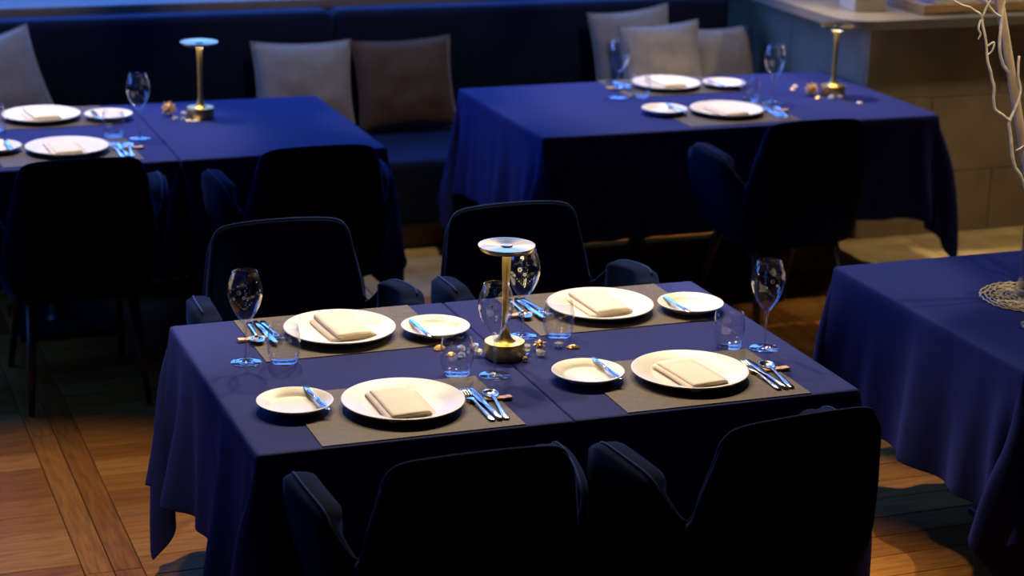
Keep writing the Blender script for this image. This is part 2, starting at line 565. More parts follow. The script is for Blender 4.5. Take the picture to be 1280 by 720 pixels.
# ------------------------------------------------------------------ cushions
def cushion(name, loc, rx, rz, ry, w_, h_, th, m, label):
    n = 22
    bm = bmesh.new()
    grids = []
    for s in (1, -1):
        g = []
        for j in range(n + 1):
            row = []
            for i in range(n + 1):
                u = -1 + 2 * i / n
                v = -1 + 2 * j / n
                e = max(0.0, (1 - abs(u) ** 2.6)) ** 0.55 * max(0.0, (1 - abs(v) ** 2.6)) ** 0.55
                kx = 1 - 0.07 * (1 - v * v) * 0 - 0.075 * (1 - abs(v) ** 2) * abs(u) ** 3
                kz = 1 - 0.075 * (1 - abs(u) ** 2) * abs(v) ** 3
                wr = noise.noise(Vector((u * 2.1 + loc[0] * 5, v * 2.3, s * 2))) * 0.012 * e
                row.append((u * w_ / 2 * kx, s * (th / 2 * e + wr), v * h_ / 2 * kz))
            g.append(row)
        grids.append(g)
    V = {}
    def gv(s, i, j):
        edge = i in (0, n) or j in (0, n)
        key = (0 if edge else s, i, j)
        if key not in V:
            V[key] = bm.verts.new(grids[s][j][i])
        return V[key]
    for s in (0, 1):
        for j in range(n):
            for i in range(n):
                bm.faces.new((gv(s, i, j), gv(s, i + 1, j), gv(s, i + 1, j + 1), gv(s, i, j + 1)))
    root = empty('cushion', loc)
    body = obj('cushion_cover', bm, m, root, True)
    # piping seam round the edge
    pts = []
    ring = [(i, 0) for i in range(n)] + [(n, j) for j in range(n)] + [(n - i, n) for i in range(n)] + [(0, n - j) for j in range(n)]
    for i, j in ring + ring[:1]:
        pts.append(grids[0][j][i])
    bm = bmesh.new()
    tube(bm, pts, 0.004, 6)
    pip = obj('piping', bm, m, root, True)
    rot = Matrix.Rotation(rz, 4, 'Z') @ Matrix.Rotation(rx, 4, 'X') @ Matrix.Rotation(ry, 4, 'Y')
    root.rotation_euler = rot.to_euler()
    tag(root, label, 'cushion', 'cushions on the banquette')
    return root
cushion('cushion', (1.365, 4.735, 0.64), math.radians(-16), 0.02, 0.02, 0.48, 0.44, 0.15, MT['cush_g'], 'pale taupe cushion leaning on the banquette beside the brown cushion')
cushion('cushion', (1.852, 4.715, 0.64), math.radians(-18), -0.03, -0.03, 0.49, 0.44, 0.15, MT['cush_b'], 'dark brown square cushion leaning on the banquette')
cushion('cushion', (-0.045, 4.73, 0.705), math.radians(-15), 0.05, -0.26, 0.47, 0.45, 0.15, MT['cush_g'], 'taupe cushion tilted on the banquette behind the table with the empty half')
cushion('cushion', (3.045, 4.765, 0.70), math.radians(-10), 0.05, -0.07, 0.44, 0.50, 0.12, MT['cush_g'], 'taupe cushion with one raised corner, rearmost of three by the stone counter')
cushion('cushion', (3.13, 4.60, 0.67), math.radians(-16), 0.02, -0.03, 0.44, 0.47, 0.14, MT['cush_g'], 'large taupe cushion in front of another, middle of three by the stone counter')
cushion('cushion', (3.495, 4.70, 0.64), math.radians(-16), -0.05, -0.03, 0.38, 0.43, 0.13, MT['cush_g'], 'taupe cushion standing closest to the stone counter')

# ------------------------------------------------------------------ tablecloths: small position-based cloth simulation
TH = 0.75
def simulate_cloth(W_, D_, ovl, ovr, ovf, ovb, seam_right=False, seam_left=False, seat_y=None, seed=1, h=0.03, steps=260, bias=(), right_limit=None):
    def line(o0, L, o1):
        n0, n1, n2 = max(1, round(o0 / h)), max(1, round(L / h)), max(1, round(o1 / h))
        e = 0.009
        return np.concatenate([np.linspace(-o0, -e, n0 + 1), [0], np.linspace(e, L - e, n1 + 1), [L], np.linspace(L + e, L + o1, n2 + 1)])
    xs = line(ovl, W_, ovr)
    ys = line(ovf, D_, ovb)
    nx, ny = len(xs), len(ys)
    hx, hy = np.diff(xs)[None, :, None], np.diff(ys)[:, None, None]
    hd = np.hypot(hx, hy)
    X, Y = np.meshgrid(xs, ys)
    rng = np.random.default_rng(seed)
    P = np.stack([X, Y, np.full_like(X, 0.001)], -1)
    # start draped: fold the overhang down and a little out
    ox = np.maximum(0, -X) + np.maximum(0, X - W_)
    oy = np.maximum(0, -Y) + np.maximum(0, Y - D_)
    P[..., 2] -= 0.45 * np.hypot(ox, oy)
    k = 0.9
    P[..., 0] = np.clip(X, 0, W_) + np.sign(X - W_ / 2) * ox * k
    P[..., 1] = np.clip(Y, 0, D_) + np.sign(Y - D_ / 2) * oy * k
    P += rng.normal(0, 0.0015, P.shape) * ((ox + oy) > 0.05)[..., None]
    for (bxi, byi, dx, dy) in bias:
        msk = ((X < 0) if bxi < 0 else (X > W_)) & ((Y < 0) if byi < 0 else (Y > D_))
        P[..., 0] += msk * dx * np.hypot(ox, oy)
        P[..., 1] += msk * dy * np.hypot(ox, oy)
    if seam_right:
        P[..., 0] = np.minimum(P[..., 0], W_ - 0.001)
        P[..., 2] = np.where(X > W_, -(X - W_), P[..., 2])
    if seam_left:
        P[..., 0] = np.maximum(P[..., 0], 0.001)
        P[..., 2] = np.where(X < 0, X, P[..., 2])
    prev = P.copy()
    rr = 0.012
    cen = np.array([W_ / 2, D_ / 2, -TH / 2 - 0.2])
    half = np.array([W_ / 2 - rr + 0.004, D_ / 2 - rr + 0.004, TH / 2 + 0.2 - rr])
    pin = (X >= -1e-6) & (X <= W_ + 1e-6) & (Y >= -1e-6) & (Y <= D_ + 1e-6)
    P0 = np.stack([X, Y, np.zeros_like(X)], -1)
    dt = 0.016
    def solve(A, B, L, st):
        d = B - A
        ln = np.sqrt((d * d).sum(-1, keepdims=True)) + 1e-9
        c = d * (st * 0.5 * (ln - L) / ln)
        return c
    def dist_pass(P):
        for par in (0, 1):
            A = P[:, par:nx - 1:2]; B = P[:, par + 1:nx:2]
            c = solve(A, B, hx[:, par::2], 1.0); A += c; B -= c
            A = P[par:ny - 1:2]; B = P[par + 1:ny:2]
            c = solve(A, B, hy[par::2], 1.0); A += c; B -= c
        for par in (0, 1):
            A = P[par:ny - 1:2, :-1]; B = P[par + 1:ny:2, 1:]
            c = solve(A, B, hd[par::2], 0.5); A += c; B -= c
            A = P[par:ny - 1:2, 1:]; B = P[par + 1:ny:2, :-1]
            c = solve(A, B, hd[par::2], 0.5); A += c; B -= c
        for par in (0, 1, 2, 3):
            idx = np.arange(par, nx - 2, 4)
            c = solve(P[:, idx], P[:, idx + 2], hx[:, idx] + hx[:, idx + 1], 0.22)
            P[:, idx] += c; P[:, idx + 2] -= c
            idx = np.arange(par, ny - 2, 4)
            c = solve(P[idx], P[idx + 2], hy[idx] + hy[idx + 1], 0.22)
            P[idx] += c; P[idx + 2] -= c
        P[pin] = P0[pin]
    def collide(P):
        q = P - cen
        a = np.abs(q) - half
        o_ = np.maximum(a, 0)
        dist = np.sqrt((o_ ** 2).sum(-1))
        sd = dist + np.minimum(a.max(-1), 0) - rr
        hit = sd < 0
        axis = (a == a.max(-1, keepdims=True)) * np.sign(q)
        g = np.where(dist[..., None] > 1e-6, o_ * np.sign(q) / (dist[..., None] + 1e-9), axis)
        P += np.where(hit[..., None], -sd[..., None] * g, 0)
        if right_limit is not None:
            P[..., 0] = np.where(P[..., 1] > right_limit[1], np.minimum(P[..., 0], right_limit[0]), P[..., 0])
        if seam_right:
            P[..., 0] = np.minimum(P[..., 0], W_ - 0.001)
        if seam_left:
            P[..., 0] = np.maximum(P[..., 0], 0.001)
        if seat_y is not None:
            pen_y = P[..., 1] - seat_y
            pen_z = (0.426 - TH) - P[..., 2]
            inn = (pen_y > 0) & (pen_z > 0)
            usey = inn & (pen_y < pen_z)
            P[..., 1] = np.where(usey, seat_y, P[..., 1])
            P[..., 2] = np.where(inn & ~usey, 0.426 - TH, P[..., 2])
        P[..., 2] = np.maximum(P[..., 2], -TH + 0.006)
        return hit
    for s in range(steps):
        v = (P - prev) * (0.965 if s < steps * 0.6 else 0.90)
        prev = P.copy()
        P = P + v
        P[..., 2] -= 9.8 * dt * dt
        for it in range(9):
            dist_pass(P)
            hit = collide(P)
        P[pin] = P0[pin]
        prev[pin] = P0[pin]
    return P

def pleats(P, W_, D_, sides, seed):
    """soft vertical pleats in the hanging parts, growing towards the hem"""
    rng = np.random.default_rng(seed * 7 + 1)
    q = P.copy()
    drop = np.clip(-P[..., 2] / 0.42, 0, 1)
    for side in sides:
        ax = 1 if side in 'lr' else 0
        L = D_ if ax == 1 else W_
        t = P[..., ax] / L
        ph = rng.uniform(0, 6.28, 4)
        wv = 0.55 * np.sin(2 * PI * 2.3 * t + ph[0]) + 0.35 * np.sin(2 * PI * 4.1 * t + ph[1]) + 0.25 * np.sin(2 * PI * 6.7 * t + ph[2])
        wv = np.maximum(0, wv + 0.25) ** 1.3
        out = {'l': -P[..., 0], 'r': P[..., 0] - W_, 'f': -P[..., 1], 'b': P[..., 1] - D_}[side]
        msk = (out > 0.0) & (t > 0.02) & (t < 0.98)
        win = np.clip(np.sin(PI * np.clip(t, 0, 1)) * 3, 0, 1)
        d = 0.042 * wv * drop ** 1.15 * win * msk
        sgn = -1 if side in 'lf' else 1
        q[..., 1 - ax] += sgn * d
    return q

def cloth_object(P, loc, label):
    ny, nx = P.shape[:2]
    verts = P.reshape(-1, 3).tolist()
    faces = [(j * nx + i, j * nx + i + 1, (j + 1) * nx + i + 1, (j + 1) * nx + i) for j in range(ny - 1) for i in range(nx - 1)]
    me = bpy.data.meshes.new('tablecloth')
    me.from_pydata(verts, [], faces)
    o = link('tablecloth', me, MT['linen'], None, True)
    o.location = loc
    so = o.modifiers.new('hem_thickness', 'SOLIDIFY')
    so.thickness = 0.0012
    so.offset = 1
    sb = o.modifiers.new('smooth', 'SUBSURF')
    sb.levels = 1
    sb.render_levels = 1
    tag(o, label, 'tablecloth', 'navy tablecloths')
    return o

def table(x, y, W_, D_, label):
    t = tag(empty('dining_table', (x + W_ / 2, y + D_ / 2, 0)), label, 'table', 'dining tables')
    bx('tabletop', (0, 0, TH - 0.022), (W_ - 0.03, D_ - 0.03, 0.034), MT['undertop'], t, 0.004, 2)
    cols = (0.0,) if W_ < 1.2 else (-W_ / 7, W_ / 7)
    for cx in cols:
        bx('pedestal_base', (cx, -0.02, 0.011), (0.36, 0.44, 0.022), MT['leg'], t, 0.004, 2)
        bm = bmesh.new()
        lathe(bm, [(0.05, 0.02), (0.042, 0.03), (0.036, 0.06), (0.036, 0.69), (0.05, 0.70)], 24)
        o = obj('pedestal_column', bm, MT['leg'], t, True)
        o.location = (cx, -0.02, 0)
        bx('support_plate', (cx, -0.02, 0.706), (0.30, 0.34, 0.014), MT['leg'], t, 0.003, 1)
    return t

OV = 0.42
TABLES = [
    # x, y, W, D, overhangs l r f b, seams, seat_y, labels
    (0.0, 0.0, 0.8, 1.03, OV, 0.12, OV, OV, True, False, None, 'middle dining table under navy cloth, half away from the branch vase', 'navy cloth on the middle table half away from the branch vase'),
    (0.802, 0.0, 0.8, 1.03, 0.12, OV, OV, OV, False, True, None, 'middle dining table under navy cloth, half nearer the branch vase', 'navy cloth on the middle table half nearer the branch vase'),
    (-0.37, 2.99, 0.8, 1.05, OV, 0.12, OV, 0.40, True, False, 4.075, 'banquette dining table under navy cloth set with two places beside an empty half', 'navy cloth under two place settings, joined to the empty table half'),
    (0.434, 2.99, 0.8, 1.05, 0.12, OV, OV, 0.40, False, True, 4.075, 'empty half of the banquette table under navy cloth carrying a brass lamp', 'navy cloth on the empty table half in front of pale and brown cushions'),
    (1.881, 3.0, 1.814, 1.03, OV, OV, OV, 0.40, False, False, 4.075, 'single long dining table under navy cloth beside the stone counter', 'navy cloth on the single long table beside the stone counter'),
    (2.104, 0.0, 1.5, 1.05, OV, OV, OV, OV, False, False, None, 'dining table under navy cloth carrying the branch vase', 'navy cloth on the table carrying the branch vase'),
]
for i, (x, y, W_, D_, l_, r_, f_, b_, sr, sl, sy, lt, lc) in enumerate(TABLES):
    table(x, y, W_, D_, lt)
    P = simulate_cloth(W_, D_, l_, r_, f_, b_, sr, sl, (sy - y) if sy else None, seed=i + 3, right_limit=(1.868, 0.66) if i == 4 else None)
    P = pleats(P, W_, D_, ('l' if not sl else '') + ('r' if (not sr and i != 4) else ''), i)
    cloth_object(P, (x, y, TH), lc)

# ------------------------------------------------------------------ chairs
def make_chair():
    root = empty('armchair')
    top = [(-0.335, 0.120, 0.735), (-0.344, 0.075, 0.755), (-0.340, -0.010, 0.752), (-0.326, -0.100, 0.738), (-0.309, -0.148, 0.712),
           (-0.264, -0.210, 0.645), (-0.246, -0.240, 0.735), (-0.232, -0.262, 0.805), (-0.217, -0.277, 0.862), (-0.182, -0.288, 0.891), (-0.10, -0.295, 0.900), (0, -0.297, 0.902)]
    bot = [(-0.245, 0.150, 0.43), (-0.255, 0.09, 0.42), (-0.258, 0.0, 0.41), (-0.252, -0.09, 0.40), (-0.240, -0.14, 0.395),
           (-0.225, -0.175, 0.39), (-0.208, -0.195, 0.39), (-0.19, -0.205, 0.39), (-0.17, -0.212, 0.39), (-0.145, -0.217, 0.39), (-0.075, -0.222, 0.39), (0, -0.224, 0.39)]
    def mirror(P):
        return P + [(-x, y, z) for (x, y, z) in reversed(P[:-1])]
    top = mirror(top)
    bot = mirror(bot)
    per = 4
    T = catmull(top, per)
    B = catmull(bot, per)
    N = len(T)
    iv = 5 * per
    def section(i):
        t0 = (T[max(0, i - 1)] + B[max(0, i - 1)]) / 2
        t1 = (T[min(N - 1, i + 1)] + B[min(N - 1, i + 1)]) / 2
        d = (t1 - t0)
        d.z = 0
        d.normalize()
        nrm = Vector((-d.y, d.x, 0))     # points to the inside (curve runs left arm -> back -> right arm)
        if nrm.dot(Vector((0, 0.05, 0)) - Vector((T[i].x, T[i].y, 0))) < 0:
            nrm = -nrm
        s = min(i, N - 1 - i) / per
        th = 0.070 if s < 3 else (0.070 - 0.032 * (s - 3) / 2 if s < 5 else 0.038)
        tt = th if s < 4 else th * 0.62
        L = []
        nv = 7
        for k in range(nv):
            v = k / (nv - 1) * 0.965
            p = B[i].lerp(T[i], v) - nrm * (0.026 * math.sin(PI * v) ** 0.8)
            L.append(p)
        topc = B[i].lerp(T[i], 0.965)
        hgt = (T[i] - topc).length
        for k in range(1, 6):
            a = PI * k / 6
            L.append(topc + nrm * (tt / 2 - tt / 2 * math.cos(a)) + Vector((0, 0, 1)) * (max(0.014, hgt) * math.sin(a)))
        for k in range(nv):
            v = (1 - k / (nv - 1)) * 0.965
            p = B[i].lerp(T[i], v) - nrm * (0.026 * math.sin(PI * v) ** 0.8) + nrm * (tt + (th - tt) * min(1, (0.965 - v) / 0.3))
            L.append(p)
        return L
    secs = [section(i) for i in range(N)]
    def end_round(S, sgn):
        # shrink a few extra sections past the arm front so it ends in a soft pad
        out = []
        cen = sum(S, Vector()) / len(S)
        for f_, adv in ((0.97, 0.010), (0.86, 0.020), (0.6, 0.026)):
            out.append([cen + (p - cen) * (1 - (1 - f_) * 0.5) if False else Vector((cen.x + (p.x - cen.x) * f_, p.y + adv, cen.z + (p.z - cen.z) * (1 - (1 - f_) * 0.22))) for p in S])
        return out
    bm = bmesh.new()
    loft(bm, list(reversed(end_round(secs[0], 1))) + secs[:iv + 1])
    obj('armrest', bm, MT['velvet'], root, True)
    bm = bmesh.new()
    loft(bm, secs[iv:N - iv])
    obj('backrest', bm, MT['velvet'], root, True)
    bm = bmesh.new()
    loft(bm, secs[N - 1 - iv:] + end_round(secs[-1], 1))
    obj('armrest', bm, MT['velvet'], root, True)
    # fine piping cord along the outer top edge of the shell
    def rim(i0, i1):
        pts = []
        for i in range(i0, i1):
            q = secs[i]
            pts.append(q[9 if i0 == iv else 8] + Vector((0, 0, 0.0012)))
        bm = bmesh.new()
        tube(bm, pts, 0.0032, 6)
        obj('piping', bm, MT['piping'], root, True)
    rim(2, iv)
    rim(iv, N - iv)
    rim(N - iv, N - 2)
    # seat cushion
    bm = bmesh.new()
    loops = []
    for z, k in ((0.375, 0.90), (0.385, 0.96), (0.41, 1.0), (0.46, 1.0), (0.485, 0.97), (0.497, 0.88)):
        L = []
        for q in range(32):
            a = 2 * PI * q / 32
            ca, sa = math.cos(a), math.sin(a)
            ex = 2 / 4.5
            L.append(Vector((0.222 * k * math.copysign(abs(ca) ** ex, ca), -0.025 + 0.185 * k * math.copysign(abs(sa) ** ex, sa), z)))
        loops.append(L)
    loft(bm, loops)
    obj('seat', bm, MT['velvet'], root, True)
    for sx in (-1, 1):
        for ty, by in ((-0.165, -0.285), (0.135, 0.275)):
            bm = bmesh.new()
            tube(bm, [(sx * 0.175, ty, 0.40), (sx * 0.190, (ty + by) / 2, 0.2), (sx * 0.206, by, 0.001)], [0.019, 0.0155, 0.011], 10)
            obj('leg', bm, MT['leg'], root, True)
    return root
ch0 = make_chair()
CH = [(0.375, -0.215, 0.0, 'dark navy velvet armchair facing the banquette, at middle table half away from branch vase'),
      (1.135, -0.215, 0.10, 'dark navy velvet armchair facing the banquette, at middle table half nearer branch vase'),
      (0.435, 1.228, PI, 'dark navy velvet armchair backed to the banquette, at middle table half away from branch vase'),
      (1.195, 1.228, PI + 0.02, 'dark navy velvet armchair backed to the banquette, at middle table half nearer branch vase'),
      (-0.012, 2.735, 0.0, 'dark navy velvet armchair at the two set places opposite the banquette'),
      (0.815, 2.72, 0.0, 'dark navy velvet armchair at the empty half of the banquette table'),
      (2.76, 2.67, 0.02, 'dark navy velvet armchair at the long table beside the stone counter')]
for i, (x, y, rz, lab) in enumerate(CH):
    c = ch0 if i == 0 else copy_tree(ch0)
    c.location = (x, y, 0)
    c.rotation_euler = (0, 0, rz)
    tag(c, lab, 'chair', 'navy velvet armchairs')

# ------------------------------------------------------------------ tableware meshes
def mesh_of(bm, m, name, smooth=True):
    me = bpy.data.meshes.new(name)
    bmesh.ops.recalc_face_normals(bm, faces=bm.faces[:])
    bm.to_mesh(me)
    bm.free()
    me.materials.append(m)
    if smooth:
        for p in me.polygons:
            p.use_smooth = True
    return me

def plate_mesh(R, name):
    k = R / 0.155
    prof = [(0, 0.004), (0.085 * k, 0.004), (0.086 * k, 0.0), (0.094 * k, 0.0), (0.096 * k, 0.005), (0.125 * k, 0.011), (0.152 * k, 0.019), (0.1547 * k, 0.0212), (0.155 * k, 0.0228), (0.1535 * k, 0.0238), (0.150 * k, 0.0232),
            (0.125 * k, 0.0165), (0.112 * k, 0.0130), (0.104 * k, 0.0092), (0.096 * k, 0.0080), (0.05 * k, 0.0076), (0, 0.0076)]
    bm = bmesh.new()
    lathe(bm, prof, 72)
    return mesh_of(bm, MT['porc'], name)
ME = {}
ME['plate'] = plate_mesh(0.155, 'dinner_plate')
ME['bplate'] = plate_mesh(0.096, 'bread_plate')

# woven placemat
bm = bmesh.new()
box(bm, (0, 0, 0.001), (0.515, 0.375, 0.002), 0.0007, 1)
ME['mat'] = mesh_of(bm, MT['woven'], 'placemat', False)

# folded napkin: a strip folded over twice, thick edges
def napkin_mesh(seed):
    rnd = random.Random(seed)
    path = [(0.066, 0.003), (0.03, 0.003), (-0.03, 0.003), (-0.060, 0.003), (-0.0645, 0.0055), (-0.062, 0.0085), (-0.05, 0.0092), (0.0, 0.0098), (0.040, 0.0092), (0.0455, 0.0110), (0.043, 0.0142), (0.03, 0.0148), (-0.01, 0.0152), (-0.045, 0.0142), (-0.054, 0.0120)]
    th = 0.0019
    n = len(path)
    pts = []
    for i, (x, z) in enumerate(path):
        a = Vector(path[max(0, i - 1)])
        b = Vector(path[min(n - 1, i + 1)])
        d = (b - a).normalized()
        pts.append((Vector((x, z)), Vector((-d.y, d.x))))
    loops = []
    for j in range(13):
        y = -0.104 + 0.208 * j / 12
        sag = 0.0
        sh = 0.004 * math.sin(y * 9 + seed)
        L = []
        for (p, nn) in pts:
            q = p + nn * th
            L.append((q, 1))
        for (p, nn) in reversed(pts):
            q = p - nn * th
            L.append((q, 0))
        loop = []
        for q, _ in L:
            lift = 1 + 0.10 * noise.noise(Vector((q.x * 30, y * 14, seed)))
            sq = 1.0 + 0.25 * (j / 12) * (1 if q.y > 0.011 else 0)
            loop.append(Vector((q.x + sh, y, max(0.0012, q.y) * lift * (1.0 + 0.12 * (1 - j / 12)))))
        loops.append(loop)
    bm = bmesh.new()
    loft(bm, loops)
    return mesh_of(bm, MT['napkin'], 'napkin')
for s in range(3):
    ME['napkin%d' % s] = napkin_mesh(s)

# cutlery: outlines along +y (head at +y, handle end at 0), thickened
def strip(bm, stations, n=8):
    loops = []
    for (y, hw, th, z) in stations:
        loops.append([Vector((hw * math.copysign(abs(math.cos(a)) ** 0.7, math.cos(a)), y, z + th * math.copysign(abs(math.sin(a)) ** 0.8, math.sin(a)))) for a in [2 * PI * k / n + PI / n for k in range(n)]])
    loft(bm, loops)
HANDLE = [(0.0, 0.003, 0.0012, 0.003), (0.004, 0.0085, 0.0020, 0.003), (0.03, 0.0080, 0.0022, 0.003), (0.07, 0.0055, 0.0024, 0.004), (0.11, 0.0038, 0.0024, 0.005)]
def fork_mesh():
    bm = bmesh.new()
    strip(bm, HANDLE + [(0.135, 0.0042, 0.0020, 0.005), (0.146, 0.010, 0.0015, 0.0045), (0.156, 0.0125, 0.0013, 0.003), (0.163, 0.0122, 0.0012, 0.003)])
    for k in range(4):
        x = -0.0100 + 0.00667 * k
        strip(bm, [(0.160, 0.0021, 0.0011, 0.003), (0.18, 0.0018, 0.0010, 0.0045), (0.200, 0.0015, 0.0009, 0.008), (0.208, 0.0007, 0.0006, 0.010)], 6)
        bm.verts.ensure_lookup_table()
        for v in bm.verts[-24:]:
            v.co.x += x
    return mesh_of(bm, MT['steel'], 'dinner_fork')
def knife_mesh(L=0.225, w=0.0105):
    bm = bmesh.new()
    k = L / 0.225
    strip(bm, [(0.0, 0.0035, 0.002, 0.004), (0.005 * k, 0.0080, 0.0036, 0.004), (0.05 * k, 0.0078, 0.0038, 0.004), (0.095 * k, 0.0062, 0.0034, 0.004), (0.102 * k, 0.0060, 0.0022, 0.004), (0.108 * k, w * 0.75, 0.0011, 0.004), (0.14 * k, w, 0.0010, 0.004), (0.19 * k, w, 0.0009, 0.004), (0.215 * k, w * 0.75, 0.0007, 0.004), (0.225 * k, 0.002, 0.0005, 0.004)])
    return mesh_of(bm, MT['steel'], 'table_knife')
def spoon_mesh():
    bm = bmesh.new()
    strip(bm, HANDLE + [(0.135, 0.0040, 0.0020, 0.0055), (0.150, 0.0046, 0.0016, 0.0050)])
    # bowl: two nested half shells
    n, r = 24, 7
    def shell(off):
        rows = []
        for j in range(r + 1):
            f_ = j / r
            rows.append([Vector((0.0205 * f_ * math.cos(2 * PI * k / n), 0.176 + 0.0305 * f_ * math.sin(2 * PI * k / n) * (1.0 - 0.12 * math.sin(2 * PI * k / n)), 0.005 - 0.0075 * (1 - f_ * f_) + off)) for k in range(n)])
        return rows
    A = shell(0.0)
    B_ = shell(-0.0011)
    va = [[bm.verts.new(p) for p in row] for row in A[1:]]
    vb = [[bm.verts.new(p) for p in row] for row in B_[1:]]
    ca, cb = bm.verts.new(A[0][0]), bm.verts.new(B_[0][0])
    for rows, c in ((va, ca), (vb, cb)):
        for k in range(n):
            bm.faces.new((c, rows[0][k], rows[0][(k + 1) % n]))
        for a, b in zip(rows, rows[1:]):
            for k in range(n):
                bm.faces.new((a[k], a[(k + 1) % n], b[(k + 1) % n], b[k]))
    for k in range(n):
        bm.faces.new((va[-1][k], va[-1][(k + 1) % n], vb[-1][(k + 1) % n], vb[-1][k]))
    return mesh_of(bm, MT['steel'], 'table_spoon')
ME['fork'] = fork_mesh()
ME['knife'] = knife_mesh()
ME['bknife'] = knife_mesh(0.185, 0.0095)
ME['spoon'] = spoon_mesh()
# cutlery rest: low bar with three shallow notches
bm = bmesh.new()
pr = [(-0.0105, 0.0), (-0.0105, 0.0055), (-0.0095, 0.0065), (0.0095, 0.0065), (0.0105, 0.0055), (0.0105, 0.0)]
loops = []
for i in range(25):
    x = -0.058 + 0.116 * i / 24
    d = 0.0012 * max(0, math.cos((x) * 2 * PI / 0.036)) if abs(x) < 0.045 else 0
    loops.append([Vector((x, y, max(0, z - (d if z > 0.005 else 0)))) for y, z in pr])
loft(bm, loops)
ME['rest'] = mesh_of(bm, MT['rest'], 'cutlery_rest', False)

# tulip glass
def flute_parts():
    bowl = [(0.006, 0.108), (0.014, 0.116), (0.0285, 0.138), (0.0402, 0.163), (0.0466, 0.188), (0.0470, 0.200), (0.0440, 0.220), (0.0380, 0.238), (0.0335, 0.2505), (0.0328, 0.2515), (0.0322, 0.2505),
            (0.0368, 0.2375), (0.0427, 0.2195), (0.0456, 0.200), (0.0452, 0.188), (0.0389, 0.164), (0.027, 0.139), (0.012, 0.119), (0.0, 0.115)]
    bm = bmesh.new()
    lathe(bm, bowl, 48)
    b = mesh_of(bm, MT['glass'], 'bowl')
    stem = [(0.0072, 0.1085), (0.0052, 0.095), (0.0040, 0.06), (0.0042, 0.02), (0.006, 0.010), (0.012, 0.0055)]
    bm = bmesh.new()
    lathe(bm, stem, 20)
    s = mesh_of(bm, MT['stemglass'], 'stem')
    foot = [(0.0118, 0.0055), (0.018, 0.0034), (0.028, 0.0026), (0.039, 0.0021), (0.0415, 0.0014), (0.0415, 0.0), (0.0, 0.0)]
    bm = bmesh.new()
    lathe(bm, foot, 48)
    f_ = mesh_of(bm, MT['glass'], 'foot')
    return b, s, f_
ME['bowl'], ME['stem'], ME['foot'] = flute_parts()
# enamel flowers on the bowl: five rounded petals and a sprig, lying on the glass
def bowl_r(z):
    P = [(0.138, 0.0285), (0.163, 0.0402), (0.188, 0.0466), (0.200, 0.0470), (0.220, 0.0440), (0.238, 0.0380)]
    for (z0, r0), (z1, r1) in zip(P, P[1:]):
        if z <= z1:
            return r0 + (r1 - r0) * (z - z0) / (z1 - z0)
    return P[-1][1]
def petal_blob(bm, a, z, s, lift=0.0):
    r = bowl_r(z) + 0.0006 + lift
    c = Vector((r * math.cos(a), r * math.sin(a), z))
    n = Vector((math.cos(a), math.sin(a), 0.1)).normalized()
    t = Vector((-math.sin(a), math.cos(a), 0))
    u = n.cross(t)
    ring = [bm.verts.new(c + (t * math.cos(2 * PI * k / 8) + u * math.sin(2 * PI * k / 8)) * s) for k in range(8)]
    top = bm.verts.new(c + n * s * 0.35)
    for k in range(8):
        bm.faces.new((ring[k], ring[(k + 1) % 8], top))
def flower_mesh():
    bm = bmesh.new()
    for (a0, z0, s, npet) in ((0.0, 0.206, 0.0034, 6), (0.30, 0.193, 0.0027, 6), (-0.34, 0.188, 0.0022, 5)):
        for k in range(npet):
            an = 2 * PI * k / npet
            petal_blob(bm, a0 + math.cos(an) * s * 1.3 / 0.045, z0 + math.sin(an) * s * 1.3, s * 0.72)
    for k in range(9):
        petal_blob(bm, 0.42 + 0.07 * math.sin(k * 2.3), 0.225 - 0.0065 * k, 0.0011)
    return mesh_of(bm, MT['flower'], 'painted_flower')
def sprig_mesh():
    bm = bmesh.new()
    for k in range(14):
        f_ = k / 13
        petal_blob(bm, -0.75 + 1.5 * f_, 0.176 + 0.012 * math.sin(f_ * 7) - 0.006 * f_, 0.0013 + 0.0009 * (k % 3 == 0))
    return mesh_of(bm, MT['enamel'], 'painted_sprig')
ME['flower'] = flower_mesh()
ME['sprig'] = sprig_mesh()
# stemless tumbler
tum = [(0.0, 0.0), (0.026, 0.0), (0.033, 0.003), (0.0385, 0.012), (0.0435, 0.035), (0.0445, 0.055), (0.0425, 0.08), (0.0385, 0.1035), (0.0379, 0.1045), (0.0373, 0.1035),
       (0.0413, 0.08), (0.0432, 0.055), (0.0422, 0.036), (0.037, 0.0155), (0.030, 0.010), (0.0, 0.009)]
bm = bmesh.new()
lathe(bm, tum, 48)
ME['tumbler'] = mesh_of(bm, MT['glass'], 'water_tumbler')

def put(me, name, loc, rz, label, cat, group, rot=None):
    o = bpy.data.objects.new(name, me)
    C.objects.link(o)
    o.location = loc
    o.rotation_euler = rot if rot else (0, 0, rz)
    tag(o, label, cat, group)
    return o

